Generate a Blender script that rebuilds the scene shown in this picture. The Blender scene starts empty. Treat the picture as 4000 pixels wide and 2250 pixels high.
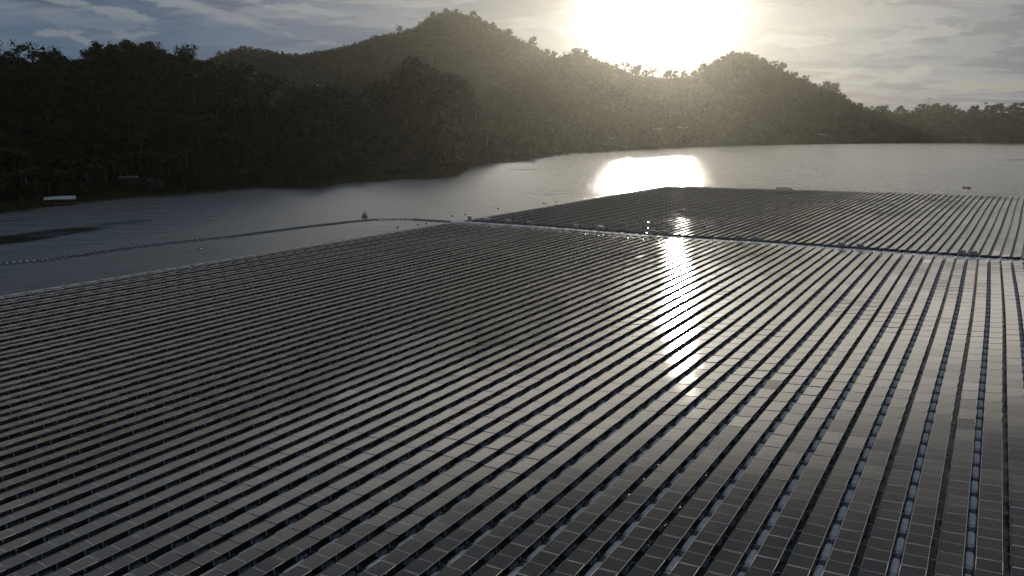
import bpy, math, random
import numpy as np
from mathutils import Vector, Matrix, noise as mnoise

random.seed(7); rng = np.random.default_rng(11)
S = bpy.context.scene
COL = S.collection
R = math.radians
PI = math.pi

# ------------------------------------------------------------------ camera
H = 23.0                         # height of the drone above the water, metres
FPX, CX, CY = 2667.0, 2000.0, 1125.0      # focal length and centre for a 4000 x 2250 frame
TH = R(13.8)
cam_d = bpy.data.cameras.new('camera'); cam = bpy.data.objects.new('camera', cam_d); COL.objects.link(cam)
cam.location = (0, 0, H); cam.rotation_euler = (PI/2 - TH, 0, 0)
cam_d.sensor_width = 36; cam_d.lens = 36*FPX/4000; cam_d.clip_start = .5; cam_d.clip_end = 9000
S.camera = cam
cT, sT = math.cos(TH), math.sin(TH)

def ray(px, py):
    u, v = px-CX, py-CY
    return u, FPX*cT - v*sT, FPX*sT + v*cT           # right, forward, down
def G(px, py, z=0.0):
    """the point of the water plane seen at that place of the photograph"""
    u, f, d = ray(px, py); k = (H-z)/d
    return np.array([u*k, f*k])
def az_el(px, py):
    u, f, d = ray(px, py)
    return math.atan2(u, f), -d/math.hypot(u, f)
def proj(x, y, z):
    zc = y*cT + (H-z)*sT
    zc = np.maximum(zc, 1e-3)
    return CX + FPX*x/zc, CY + FPX*((H-z)*cT - y*sT)/zc, zc

# ------------------------------------------------------------------ naming helpers
def tag(o, label=None, cat=None, group=None, kind=None):
    if label: o['label'] = label
    if cat: o['category'] = cat
    if group: o['group'] = group
    if kind: o['kind'] = kind
    return o
def empty(name, loc=(0,0,0), rz=0, sc=1):
    o = bpy.data.objects.new(name, None); COL.objects.link(o)
    o.location = loc; o.rotation_euler = (0,0,rz); o.scale = (sc,)*3; o.empty_display_size = .2
    return o
def link(name, me, parent=None):
    o = bpy.data.objects.new(name, me); COL.objects.link(o); o.parent = parent
    return o
def copy_tree(o, parent=None):
    c = o.copy(); COL.objects.link(c)
    if parent: c.parent = parent
    for ch in list(o.children): copy_tree(ch, c)
    return c

# ------------------------------------------------------------------ mesh helper
class MB:
    def __init__(s): s.v=[]; s.f=[]; s.m=[]
    def add(s, vs, fs, mi=0):
        b=len(s.v); s.v.extend([tuple(map(float,q)) for q in vs]); s.f.extend([tuple(b+i for i in q) for q in fs]); s.m.extend([mi]*len(fs))
    def box(s, c, d, mi=0, M=None, taper=1.0, bev=0):
        x,y,z=d[0]/2,d[1]/2,d[2]/2
        if bev:
            b=min(bev, x*.9, y*.9, z*.9); vs=[]
            for zz,k in ((-z,0),(-z+b,1),(z-b,1),(z,0)):
                i=b*(1-k); X=(x-i)*(taper if zz>0 else 1); Y=(y-i)*(taper if zz>0 else 1)
                cc=b*.8
                vs+= [(X-cc,-Y,zz),(X,-Y+cc,zz),(X,Y-cc,zz),(X-cc,Y,zz),(-X+cc,Y,zz),(-X,Y-cc,zz),(-X,-Y+cc,zz),(-X+cc,-Y,zz)]
            fs=[tuple(range(7,-1,-1)), tuple(range(24,32))]
            for r in range(3):
                for i in range(8):
                    j=(i+1)%8; fs.append((r*8+i,r*8+j,r*8+8+j,r*8+8+i))
        else:
            vs=[(sx*x*(taper if sz>0 else 1),sy*y*(taper if sz>0 else 1),sz*z) for sz in (-1,1) for sy in (-1,1) for sx in (-1,1)]
            fs=[(0,2,3,1),(4,5,7,6),(0,1,5,4),(2,6,7,3),(0,4,6,2),(1,3,7,5)]
        if M is not None: vs=[M@Vector(q) for q in vs]
        s.add([(q[0]+c[0],q[1]+c[1],q[2]+c[2]) for q in vs], fs, mi)
    def tube(s, pts, rads, n=6, mi=0, cap=True):
        ring=[]
        P=[Vector(p) for p in pts]; b=len(s.v); vs=[]; fs=[]
        for i,p in enumerate(P):
            d=(P[min(i+1,len(P)-1)]-P[max(i-1,0)]); d.normalize() if d.length>0 else None
            a=d.orthogonal().normalized(); c=d.cross(a)
            for k in range(n):
                t=2*PI*k/n; vs.append(p+(a*math.cos(t)+c*math.sin(t))*rads[i])
        for i in range(len(P)-1):
            for k in range(n):
                j=(k+1)%n; fs.append((i*n+k,i*n+j,(i+1)*n+j,(i+1)*n+k))
        if cap: fs+= [tuple(range(n-1,-1,-1)), tuple(range((len(P)-1)*n, len(P)*n))]
        s.add(vs,fs,mi)
    def arr(s):
        return np.array(s.v,float), s.f, s.m
    def mesh(s, name, mats, smooth=False):
        me=bpy.data.meshes.new(name); me.from_pydata(s.v,[],s.f)
        for m in mats: me.materials.append(m)
        me.polygons.foreach_set('material_index', s.m)
        if smooth: me.polygons.foreach_set('use_smooth',[True]*len(s.f))
        me.update(); return me
    def build(s, name, mats, parent=None, smooth=False):
        if not isinstance(mats,(list,tuple)): mats=[mats]
        return link(name, s.mesh(name,mats,smooth), parent)

def merged(name, parts, mats, smooth=False):
    """parts: list of (V (n,3), faces list, mats list, Ms (k,4,4)) -> ONE mesh"""
    VS=[];LI=[];LS=[];MI=[];base=0
    for V,F,M,Ms in parts:
        k=len(Ms)
        if k==0: continue
        n=len(V); Vh=np.c_[V,np.ones(n)]
        W=np.einsum('kij,nj->kni',Ms,Vh)[:,:,:3].reshape(-1,3)
        VS.append(W)
        flat=np.concatenate([np.array(f) for f in F]); sizes=np.array([len(f) for f in F])
        LI.append((flat[None,:]+(base+np.arange(k)*n)[:,None]).ravel()); LS.append(np.tile(sizes,k)); MI.append(np.tile(np.array(M),k))
        base+=n*k
    V=np.concatenate(VS); L=np.concatenate(LI); Z=np.concatenate(LS); Mi=np.concatenate(MI)
    me=bpy.data.meshes.new(name); me.vertices.add(len(V)); me.vertices.foreach_set('co',V.ravel().astype(np.float32))
    me.loops.add(len(L)); me.loops.foreach_set('vertex_index',L.astype(np.int32))
    me.polygons.add(len(Z)); st=np.concatenate([[0],np.cumsum(Z)[:-1]]); me.polygons.foreach_set('loop_start',st.astype(np.int32))
    try: me.polygons.foreach_set('loop_total',Z.astype(np.int32))
    except Exception: pass
    for m in mats: me.materials.append(m)
    me.polygons.foreach_set('material_index',Mi.astype(np.int32))
    if smooth: me.polygons.foreach_set('use_smooth',np.ones(len(Z),bool))
    me.update(calc_edges=True); me.validate()
    return me

# ------------------------------------------------------------------ materials
def mat(name, col=(.5,.5,.5), rough=.6, metal=0, spec=.5, var=0, vscale=3.0, bump=0, bscale=20, coords='Object', ior=1.5, rvar=0):
    m=bpy.data.materials.new(name); m.use_nodes=True; nt=m.node_tree; b=nt.nodes['Principled BSDF']
    b.inputs['Base Color'].default_value=(*col,1); b.inputs['Roughness'].default_value=rough; b.inputs['Metallic'].default_value=metal
    b.inputs['Specular IOR Level'].default_value=spec; b.inputs['IOR'].default_value=ior
    tc=nt.nodes.new('ShaderNodeTexCoord')
    if var:
        n=nt.nodes.new('ShaderNodeTexNoise'); n.inputs['Scale'].default_value=vscale; n.inputs['Detail'].default_value=6; n.inputs['Roughness'].default_value=.65
        nt.links.new(tc.outputs[coords],n.inputs['Vector'])
        r=nt.nodes.new('ShaderNodeValToRGB'); r.color_ramp.elements[0].position=.3; r.color_ramp.elements[1].position=.7
        r.color_ramp.elements[0].color=(*[c*(1-var) for c in col],1); r.color_ramp.elements[1].color=(*[min(1,c*(1+var)) for c in col],1)
        nt.links.new(n.outputs['Fac'],r.inputs['Fac']); nt.links.new(r.outputs['Color'],b.inputs['Base Color'])
        if rvar:
            mr=nt.nodes.new('ShaderNodeMapRange'); mr.inputs['To Min'].default_value=rough-rvar; mr.inputs['To Max'].default_value=rough+rvar
            nt.links.new(n.outputs['Fac'],mr.inputs['Value']); nt.links.new(mr.outputs['Result'],b.inputs['Roughness'])
    if bump:
        n2=nt.nodes.new('ShaderNodeTexNoise'); n2.inputs['Scale'].default_value=bscale; n2.inputs['Detail'].default_value=4
        nt.links.new(tc.outputs[coords],n2.inputs['Vector'])
        bp=nt.nodes.new('ShaderNodeBump'); bp.inputs['Strength'].default_value=bump; bp.inputs['Distance'].default_value=.05
        nt.links.new(n2.outputs['Fac'],bp.inputs['Height']); nt.links.new(bp.outputs['Normal'],b.inputs['Normal'])
    return m

M_frame = mat('aluminium_frame',(.34,.34,.34),.7,.0,.12)
M_leg   = mat('galvanised_bracket',(.40,.41,.42),.5,.8)
M_back  = mat('panel_backsheet',(.10,.10,.11),.6)
M_walk  = mat('walkway_plastic',(.54,.565,.60),.62,0,.4,.28,5,.5,26)
M_pont  = mat('pontoon_plastic',(.13,.155,.20),.55,0,.4,.25,4,.4,18)
M_boom  = mat('boom_plastic',(.13,.145,.17),.8,0,.15,.2,4)
M_white = mat('white_enamel',(.66,.66,.65),.7,0,.2,.08,3)
M_grey  = mat('grey_cabinet',(.28,.285,.30),.8,.0,.15,.12,4)
M_dark  = mat('dark_plastic',(.04,.04,.045),.5)
M_orange= mat('orange_buoy',(.55,.13,.04),.5,0,.5,.2,6)
M_wood  = mat('weathered_wood',(.12,.09,.06),.8,0,.3,.4,8)
M_shel = mat('white_sheet_roof',(.42,.44,.47),.7,.0,.2,.2,1.5)
M_roof  = mat('pale_sheet_roof',(.13,.135,.14),.8,.0,.5,.25,1.5)
M_rust  = mat('rusty_sheet_roof',(.06,.045,.038),.7,0,.3,.35,2)
M_rock  = mat('pale_rock',(.06,.06,.052),.9,0,.2,.45,.6,.6,3)
M_bark  = mat('bark',(.09,.075,.06),.9,0,.2,.35,3)
M_steel = mat('pylon_steel',(.12,.125,.13),.6,.3)
M_wall  = mat('hut_wall',(.022,.021,.019),.8,0,.3,.3,2)

def foliage(name, a, b):
    m=bpy.data.materials.new(name); m.use_nodes=True; nt=m.node_tree; p=nt.nodes['Principled BSDF']
    p.inputs['Roughness'].default_value=.62; p.inputs['Specular IOR Level'].default_value=.05
    tc=nt.nodes.new('ShaderNodeNewGeometry'); n=nt.nodes.new('ShaderNodeTexNoise'); n.inputs['Scale'].default_value=.07; n.inputs['Detail'].default_value=8; n.inputs['Roughness'].default_value=.7
    nt.links.new(tc.outputs['Position'],n.inputs['Vector'])
    r=nt.nodes.new('ShaderNodeValToRGB'); r.color_ramp.elements[0].position=.42; r.color_ramp.elements[1].position=.60
    r.color_ramp.elements[0].color=(*a,1); r.color_ramp.elements[1].color=(*b,1)
    nt.links.new(n.outputs['Fac'],r.inputs['Fac']); nt.links.new(r.outputs['Color'],p.inputs['Base Color'])
    tr=nt.nodes.new('ShaderNodeBsdfTranslucent'); nt.links.new(r.outputs['Color'],tr.inputs['Color'])
    mx=nt.nodes.new('ShaderNodeMixShader'); mx.inputs['Fac'].default_value=.22
    nt.links.new(p.outputs[0],mx.inputs[1]); nt.links.new(tr.outputs[0],mx.inputs[2]); nt.links.new(mx.outputs[0],nt.nodes['Material Output'].inputs['Surface'])
    return m
M_leaf = foliage('broadleaf_foliage',(.011,.018,.008),(.036,.050,.020))
M_leaf2= foliage('olive_foliage',(.014,.019,.009),(.042,.050,.022))
M_palm = foliage('palm_foliage',(.02,.03,.013),(.05,.065,.028))
M_ground = mat('undergrowth_soil',(.013,.017,.009),1,0,0,.5,.25,.7,1.2)
M_bank = mat('bank_mud',(.028,.026,.013),1,0,0,.4,.4,.6,2)

def panel_glass():
    m=bpy.data.materials.new('solar_glass'); m.use_nodes=True; nt=m.node_tree; b=nt.nodes['Principled BSDF']; N=nt.nodes.new; L=nt.links.new
    uv=N('ShaderNodeTexCoord'); sp=N('ShaderNodeSeparateXYZ'); L(uv.outputs['UV'],sp.inputs[0])
    def grid(out, n, w):
        a=N('ShaderNodeMath'); a.operation='MULTIPLY'; a.inputs[1].default_value=n; L(out,a.inputs[0])
        f=N('ShaderNodeMath'); f.operation='FRACT'; L(a.outputs[0],f.inputs[0])
        s=N('ShaderNodeMath'); s.operation='SUBTRACT'; s.inputs[1].default_value=.5; L(f.outputs[0],s.inputs[0])
        q=N('ShaderNodeMath'); q.operation='ABSOLUTE'; L(s.outputs[0],q.inputs[0])
        g=N('ShaderNodeMath'); g.operation='GREATER_THAN'; g.inputs[1].default_value=.5-w; L(q.outputs[0],g.inputs[0]); return g.outputs[0]
    gx=grid(sp.outputs['X'],6,.012); gy=grid(sp.outputs['Y'],24,.02)
    mx=N('ShaderNodeMath'); mx.operation='MAXIMUM'; L(gx,mx.inputs[0]); L(gy,mx.inputs[1])
    # the pale seam between the two half strings
    d=N('ShaderNodeMath'); d.operation='SUBTRACT'; d.inputs[1].default_value=.5; L(sp.outputs['Y'],d.inputs[0])
    da=N('ShaderNodeMath'); da.operation='ABSOLUTE'; L(d.outputs[0],da.inputs[0])
    dl=N('ShaderNodeMath'); dl.operation='LESS_THAN'; dl.inputs[1].default_value=.0048; L(da.outputs[0],dl.inputs[0])
    geo=N('ShaderNodeNewGeometry'); no=N('ShaderNodeTexNoise'); no.inputs['Scale'].default_value=.35; no.inputs['Detail'].default_value=5; L(geo.outputs['Position'],no.inputs['Vector'])
    cr=N('ShaderNodeValToRGB'); cr.color_ramp.elements[0].color=(.012,.013,.018,1); cr.color_ramp.elements[1].color=(.030,.026,.022,1); cr.color_ramp.elements[0].position=.35; cr.color_ramp.elements[1].position=.65
    L(no.outputs['Fac'],cr.inputs['Fac'])
    m1=N('ShaderNodeMixRGB'); m1.inputs['Color2'].default_value=(.07,.07,.075,1); L(mx.outputs[0],m1.inputs['Fac']); L(cr.outputs['Color'],m1.inputs['Color1'])
    m2=N('ShaderNodeMixRGB'); m2.inputs['Color2'].default_value=(.5,.5,.48,1); L(dl.outputs[0],m2.inputs['Fac']); L(m1.outputs[0],m2.inputs['Color1'])
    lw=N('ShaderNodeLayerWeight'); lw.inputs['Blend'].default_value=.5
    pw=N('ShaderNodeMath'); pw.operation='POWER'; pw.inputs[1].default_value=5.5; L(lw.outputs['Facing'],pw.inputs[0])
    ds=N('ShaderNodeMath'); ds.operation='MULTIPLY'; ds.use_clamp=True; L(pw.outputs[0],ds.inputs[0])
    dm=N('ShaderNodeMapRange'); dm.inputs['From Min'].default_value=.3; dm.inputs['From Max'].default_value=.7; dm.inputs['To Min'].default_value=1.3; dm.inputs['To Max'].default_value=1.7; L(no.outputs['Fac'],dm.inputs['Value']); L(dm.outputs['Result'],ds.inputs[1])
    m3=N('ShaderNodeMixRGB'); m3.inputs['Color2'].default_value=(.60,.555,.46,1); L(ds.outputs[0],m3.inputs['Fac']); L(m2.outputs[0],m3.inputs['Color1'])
    L(m3.outputs[0],b.inputs['Base Color'])
    b.inputs['Specular IOR Level'].default_value=0; b.inputs['Roughness'].default_value=.8
    gl=N('ShaderNodeBsdfGlossy'); gl.distribution='BECKMANN'; fr=N('ShaderNodeFresnel'); fr.inputs['IOR'].default_value=1.5
    ms=N('ShaderNodeMixShader'); L(fr.outputs[0],ms.inputs[0]); L(b.outputs[0],ms.inputs[1]); L(gl.outputs[0],ms.inputs[2]); L(ms.outputs[0],nt.nodes['Material Output'].inputs['Surface'])
    b=gl
    mr=N('ShaderNodeMapRange'); mr.inputs['To Min'].default_value=.135; mr.inputs['To Max'].default_value=.185; L(no.outputs['Fac'],mr.inputs['Value']); L(mr.outputs['Result'],b.inputs['Roughness'])
    return m
M_glass = panel_glass()

def water_mat():
    m=bpy.data.materials.new('lake_water'); m.use_nodes=True; nt=m.node_tree; b=nt.nodes['Principled BSDF']; N=nt.nodes.new; L=nt.links.new
    b.inputs['Base Color'].default_value=(.038,.046,.042,1); b.inputs['Specular IOR Level'].default_value=0
    gl=N('ShaderNodeBsdfGlossy'); gl.distribution='BECKMANN'; fr=N('ShaderNodeFresnel'); fr.inputs['IOR'].default_value=1.33
    ms=N('ShaderNodeMixShader'); L(fr.outputs[0],ms.inputs[0]); L(b.outputs[0],ms.inputs[1]); L(gl.outputs[0],ms.inputs[2]); L(ms.outputs[0],nt.nodes['Material Output'].inputs['Surface'])
    b=gl
    g=N('ShaderNodeNewGeometry')
    mp=N('ShaderNodeMapping'); mp.inputs['Rotation'].default_value=(0,0,R(20)); mp.inputs['Scale'].default_value=(.6,1.5,1); L(g.outputs['Position'],mp.inputs['Vector'])
    n1=N('ShaderNodeTexNoise'); n1.inputs['Scale'].default_value=.75; n1.inputs['Detail'].default_value=5; n1.inputs['Roughness'].default_value=.6; L(mp.outputs[0],n1.inputs['Vector'])
    n2=N('ShaderNodeTexNoise'); n2.inputs['Scale'].default_value=.16; n2.inputs['Detail'].default_value=4; L(mp.outputs[0],n2.inputs['Vector'])
    ad=N('ShaderNodeMath'); ad.operation='MULTIPLY_ADD'; ad.inputs[1].default_value=2.5; L(n2.outputs['Fac'],ad.inputs[0]); L(n1.outputs['Fac'],ad.inputs[2])
    # smooth slicks where the wind does not touch the water
    mp2=N('ShaderNodeMapping'); mp2.inputs['Rotation'].default_value=(0,0,R(35)); mp2.inputs['Scale'].default_value=(.012,.045,1); L(g.outputs['Position'],mp2.inputs['Vector'])
    n3=N('ShaderNodeTexNoise'); n3.inputs['Scale'].default_value=1.0; n3.inputs['Detail'].default_value=4; L(mp2.outputs[0],n3.inputs['Vector'])
    sl=N('ShaderNodeMapRange'); sl.inputs['From Min'].default_value=.24; sl.inputs['From Max'].default_value=.38; pc=G(70,930); pd=G(240,905)-G(-150,960); an=math.atan2(pd[1],pd[0])
    m4=N('ShaderNodeMapping'); m4.vector_type='TEXTURE'; m4.inputs['Location'].default_value=(pc[0],pc[1],0); m4.inputs['Rotation'].default_value=(0,0,an); m4.inputs['Scale'].default_value=(34,9,1); L(g.outputs['Position'],m4.inputs['Vector'])
    vl=N('ShaderNodeVectorMath'); vl.operation='LENGTH'; L(m4.outputs[0],vl.inputs[0]); mr4=N('ShaderNodeMapRange'); mr4.interpolation_type='SMOOTHSTEP'; mr4.inputs['From Min'].default_value=.4; mr4.inputs['From Max'].default_value=1.15; mr4.inputs['To Min'].default_value=-.26; mr4.inputs['To Max'].default_value=0; L(vl.outputs['Value'],mr4.inputs['Value'])
    a4=N('ShaderNodeMath'); a4.operation='ADD'; L(n3.outputs['Fac'],a4.inputs[0]); L(mr4.outputs['Result'],a4.inputs[1]); L(a4.outputs[0],sl.inputs['Value'])
    rg=N('ShaderNodeMapRange'); rg.inputs['To Min'].default_value=.07; rg.inputs['To Max'].default_value=.20; L(sl.outputs['Result'],rg.inputs['Value'])
    # the breeze ruffles the water left of the array more than the far lake
    sx=N('ShaderNodeSeparateXYZ'); L(g.outputs['Position'],sx.inputs[0])
    wx=N('ShaderNodeMapRange'); wx.interpolation_type='SMOOTHSTEP'; wx.inputs['From Min'].default_value=35; wx.inputs['From Max'].default_value=-25; wx.inputs['To Min'].default_value=1; wx.inputs['To Max'].default_value=2.15; L(sx.outputs['X'],wx.inputs['Value'])
    rm=N('ShaderNodeMath'); rm.operation='MULTIPLY'; L(rg.outputs['Result'],rm.inputs[0]); L(wx.outputs['Result'],rm.inputs[1]); L(rm.outputs[0],b.inputs['Roughness'])
    st=N('ShaderNodeMapRange'); st.inputs['To Min'].default_value=.2; st.inputs['To Max'].default_value=.9; L(sl.outputs['Result'],st.inputs['Value'])
    bp=N('ShaderNodeBump'); bp.inputs['Distance'].default_value=.30; L(st.outputs['Result'],bp.inputs['Strength']); L(ad.outputs[0],bp.inputs['Height']); L(bp.outputs['Normal'],b.inputs['Normal'])
    return m
M_water = water_mat()

# ------------------------------------------------------------------ sun and sky
SUN_AZ, SUN_EL = R(11.4), R(8.2)
sd = Vector((math.sin(SUN_AZ)*math.cos(SUN_EL), math.cos(SUN_AZ)*math.cos(SUN_EL), math.sin(SUN_EL)))
sun_d=bpy.data.lights.new('sun','SUN'); sun_d.energy=3.7; sun_d.angle=R(.55); sun_d.color=(1,.90,.76)
sun=bpy.data.objects.new('sun',sun_d); COL.objects.link(sun); sun.rotation_euler=(-sd).to_track_quat('-Z','Y').to_euler(); sun.location=sd*2000

W=bpy.data.worlds.new('World'); S.world=W; W.use_nodes=True; W.cycles.sampling_method='MANUAL'; W.cycles.sample_map_resolution=512; nt=W.node_tree; N=nt.nodes.new; L=nt.links.new
bg=nt.nodes['Background']; bg.inputs['Strength'].default_value=.10
sky=N('ShaderNodeTexSky'); sky.sky_type='NISHITA'; sky.sun_disc=False; sky.sun_elevation=SUN_EL; sky.sun_rotation=SUN_AZ
sky.air_density=1.0; sky.dust_density=.6; sky.ozone_density=1.5
tc=N('ShaderNodeTexCoord')
def vmath(op,a,b=None):
    n=N('ShaderNodeVectorMath'); n.operation=op
    for i,x in enumerate((a,b)):
        if x is None: continue
        if isinstance(x,(tuple,Vector)): n.inputs[i].default_value=tuple(x)
        else: L(x,n.inputs[i])
    return n
def sm(op,a,b=None,c=None,clamp=False):
    n=N('ShaderNodeMath'); n.operation=op; n.use_clamp=clamp
    for i,x in enumerate((a,b,c)):
        if x is None: continue
        if isinstance(x,(int,float)): n.inputs[i].default_value=x
        else: L(x,n.inputs[i])
    return n.outputs[0]
def mapr(x,a,b,c=0,d=1,smooth=True):
    n=N('ShaderNodeMapRange'); n.interpolation_type='SMOOTHSTEP' if smooth else 'LINEAR'
    n.inputs['From Min'].default_value=a; n.inputs['From Max'].default_value=b; n.inputs['To Min'].default_value=c; n.inputs['To Max'].default_value=d
    L(x,n.inputs['Value']); return n.outputs['Result']
def mix(f,a,b):
    n=N('ShaderNodeMixRGB')
    for i,x in zip((0,1,2),(f,a,b)):
        if isinstance(x,(int,float)): n.inputs[i].default_value=x
        elif isinstance(x,tuple): n.inputs[i].default_value=(*x,1)
        else: L(x,n.inputs[i])
    return n.outputs[0]
def scale(c,f):
    n=vmath('SCALE',c); 
    if isinstance(f,(int,float)): n.inputs['Scale'].default_value=f
    else: L(f,n.inputs['Scale'])
    return n.outputs[0]
D=tc.outputs['Generated']
cosS=sm('MAXIMUM',vmath('DOT_PRODUCT',D,sd).outputs['Value'],0.0)
sp=N('ShaderNodeSeparateXYZ'); L(D,sp.inputs[0])
zz=sm('ADD',sm('MAXIMUM',sp.outputs['Z'],0.0),.13)
cx=sm('DIVIDE',sp.outputs['X'],zz); cy=sm('DIVIDE',sp.outputs['Y'],zz)
cb=N('ShaderNodeCombineXYZ'); L(cx,cb.inputs[0]); L(cy,cb.inputs[1])
def cloud(sc, rot, det, off, rough=.6, dist=.6):
    mp=N('ShaderNodeMapping'); mp.inputs['Scale'].default_value=(*sc,1); mp.inputs['Rotation'].default_value=(0,0,R(rot)); mp.inputs['Location'].default_value=off; L(cb.outputs[0],mp.inputs['Vector'])
    n=N('ShaderNodeTexNoise'); n.inputs['Scale'].default_value=1; n.inputs['Detail'].default_value=det; n.inputs['Roughness'].default_value=rough; n.inputs['Distortion'].default_value=dist
    L(mp.outputs[0],n.inputs['Vector']); return n.outputs['Fac']
c_veil=cloud((.50,.85),14,5,(3.1,1.7,0),.55,.5)        # wide thin veil
c_str =cloud((.9,2.6),-24,6,(8.3,2.2,0),.62,.9)      # streaks of cirrus
c_dark=cloud((1.1,1.9),6,6,(5.2,9.4,0),.58,.3)     # lower grey clouds
g_wide=sm('POWER',cosS,13.0); g_mid=sm('POWER',cosS,60.0); g_core=sm('POWER',cosS,420.0)
# side-to-side cloud amount: thin over the blue left side, thick right of the sun
side=mapr(sp.outputs['X'],-.62,.12,0,1)
veil=sm('MULTIPLY',mapr(c_veil,.40,.64,0,1),.46)
amount=sm('ADD',sm('MULTIPLY',side,.62),sm('MULTIPLY',veil,sm('SUBTRACT',1.0,sm('MULTIPLY',side,.5))),clamp=True)
amount=sm('ADD',amount,sm('MULTIPLY',mapr(c_str,.50,.66,0,1),.38),clamp=True)
elev=mapr(sp.outputs['Z'],.34,.8,0,1)
blue=vmath('ADD',scale(sky.outputs[0],.07),mix(elev,(.34,.74,1.55),(1.75,2.05,2.5))).outputs[0]
added_band=sm('MULTIPLY',mapr(sp.outputs['Z'],.168,.215,0,1),mapr(sp.outputs['Z'],.285,.40,1,0))  # added bright sky strip out of view, to brighten panel and water reflections
added_band=sm('MULTIPLY',added_band,sm('MULTIPLY',sm('POWER',cosS,3.6),mapr(sp.outputs['X'],-.80,.0,.16,1)))
lit=mix(g_wide,(1.9,2.15,2.6),(4.0,3.8,3.45))
grey=mix(g_wide,(.7,.95,1.4),(3.3,3.1,2.8))
cl=mix(elev,mix(mapr(c_dark,.46,.56,1,0),grey,lit),(1.8,2.05,2.4))
base=mix(amount,blue,cl)
glow=vmath('ADD',scale((0,0,0) if False else mix(0.0,(1,.95,.84),(1,1,1)),sm('ADD',sm('MULTIPLY',g_mid,1.5),sm('MULTIPLY',g_core,40.0))),(0,0,0)).outputs[0]
pm_=N('ShaderNodeMapping'); pm_.inputs['Scale'].default_value=(13,13,42); L(D,pm_.inputs['Vector'])
pn_=N('ShaderNodeTexNoise'); pn_.inputs['Scale'].default_value=1.6; pn_.inputs['Detail'].default_value=8; pn_.inputs['Roughness'].default_value=.62; pn_.inputs['Distortion'].default_value=.4; L(pm_.outputs[0],pn_.inputs['Vector'])
puffy=sm('MULTIPLY',sm('SUBTRACT',pn_.outputs['Fac'],.5),4.2)
def cloudlet(px,py,rx,ry,rot,amt,col,seed,edge=.55):
    global base
    u,f,d=ray(px,py); c=Vector((u,f,-d)).normalized(); rt=Vector((c.y,-c.x,0)).normalized(); up=rt.cross(c)
    q=R(rot); ax=(rt*math.cos(q)+up*math.sin(q))*(2700/rx); ay=(-rt*math.sin(q)+up*math.cos(q))*(2700/ry)
    cxy=N('ShaderNodeCombineXYZ'); L(sm('SUBTRACT',vmath('DOT_PRODUCT',D,ax).outputs['Value'],c.dot(ax)),cxy.inputs[0]); L(sm('SUBTRACT',vmath('DOT_PRODUCT',D,ay).outputs['Value'],c.dot(ay)),cxy.inputs[1])
    ln=vmath('LENGTH',cxy.outputs[0]).outputs['Value']
    front=mapr(vmath('DOT_PRODUCT',D,c).outputs['Value'],.3,.6,0,1)
    v=sm('ADD',sm('SUBTRACT',1.0,ln),puffy)
    base=mix(sm('MULTIPLY',sm('MULTIPLY',mapr(v,0,edge,0,1),amt),front),base,col)
for a_ in [(3130,55,330,62,8,.9,(3.1,3.05,2.95)),(3330,10,220,44,5,.9,(3.1,3.05,2.95)),(2270,62,62,34,0,.8,(5.2,5.0,4.7)),(2330,135,170,26,-6,.75,(4.4,4.3,4.1)),(2120,95,150,22,-8,.6,(3.6,3.7,3.7)),(2330,185,90,24,0,.6,(4.6,4.5,4.2)),
    (3640,118,180,34,4,.8,(3.0,3.1,3.1)),(3830,72,100,36,6,.9,(2.0,2.25,2.5)),(3360,185,260,34,0,.7,(3.3,3.3,3.2)),(3850,175,220,46,0,.7,(2.3,2.5,2.7)),(3100,150,120,30,0,.5,(5,4.8,4.5)),
    (3510,300,100,26,20,.8,(3.4,3.3,3.0)),(3400,318,90,18,8,.7,(3.3,3.2,2.9)),(3780,336,70,24,0,.8,(2.9,2.8,2.5)),(3930,340,90,20,0,.8,(2.9,2.8,2.5)),(3600,372,90,16,4,.7,(2.7,2.6,2.4)),(3250,300,80,22,10,.6,(3.8,3.7,3.4)),
    (440,45,190,22,-8,.8,(2.1,2.4,2.7)),(240,60,260,34,-4,.6,(1.5,1.85,2.3)),(300,148,90,20,-10,.8,(1.9,2.1,2.4)),(540,138,100,22,4,.75,(1.8,2.1,2.4)),(950,80,330,26,-12,.7,(2.5,2.7,2.9)),(820,120,330,30,0,.6,(1.0,1.4,2.1)),(1150,95,210,30,-8,.7,(1.2,1.55,2.1)),(1370,135,260,22,3,.75,(1.3,1.6,2.1)),(1330,62,90,14,-15,.7,(1.6,1.9,2.3)),(1100,20,260,20,-6,.6,(2.9,3.0,3.1))]:
    cloudlet(*a_,seed=len(nt.nodes)%97+a_[0]*.01)
tot=vmath('ADD',vmath('ADD',base,glow).outputs[0],scale(mix(0.0,(20,18.2,15.6),(1,1,1)),sm('MULTIPLY',added_band,mapr(c_dark,.40,.62,1.1,.75)))).outputs[0]
L(tot,bg.inputs['Color'])

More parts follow.
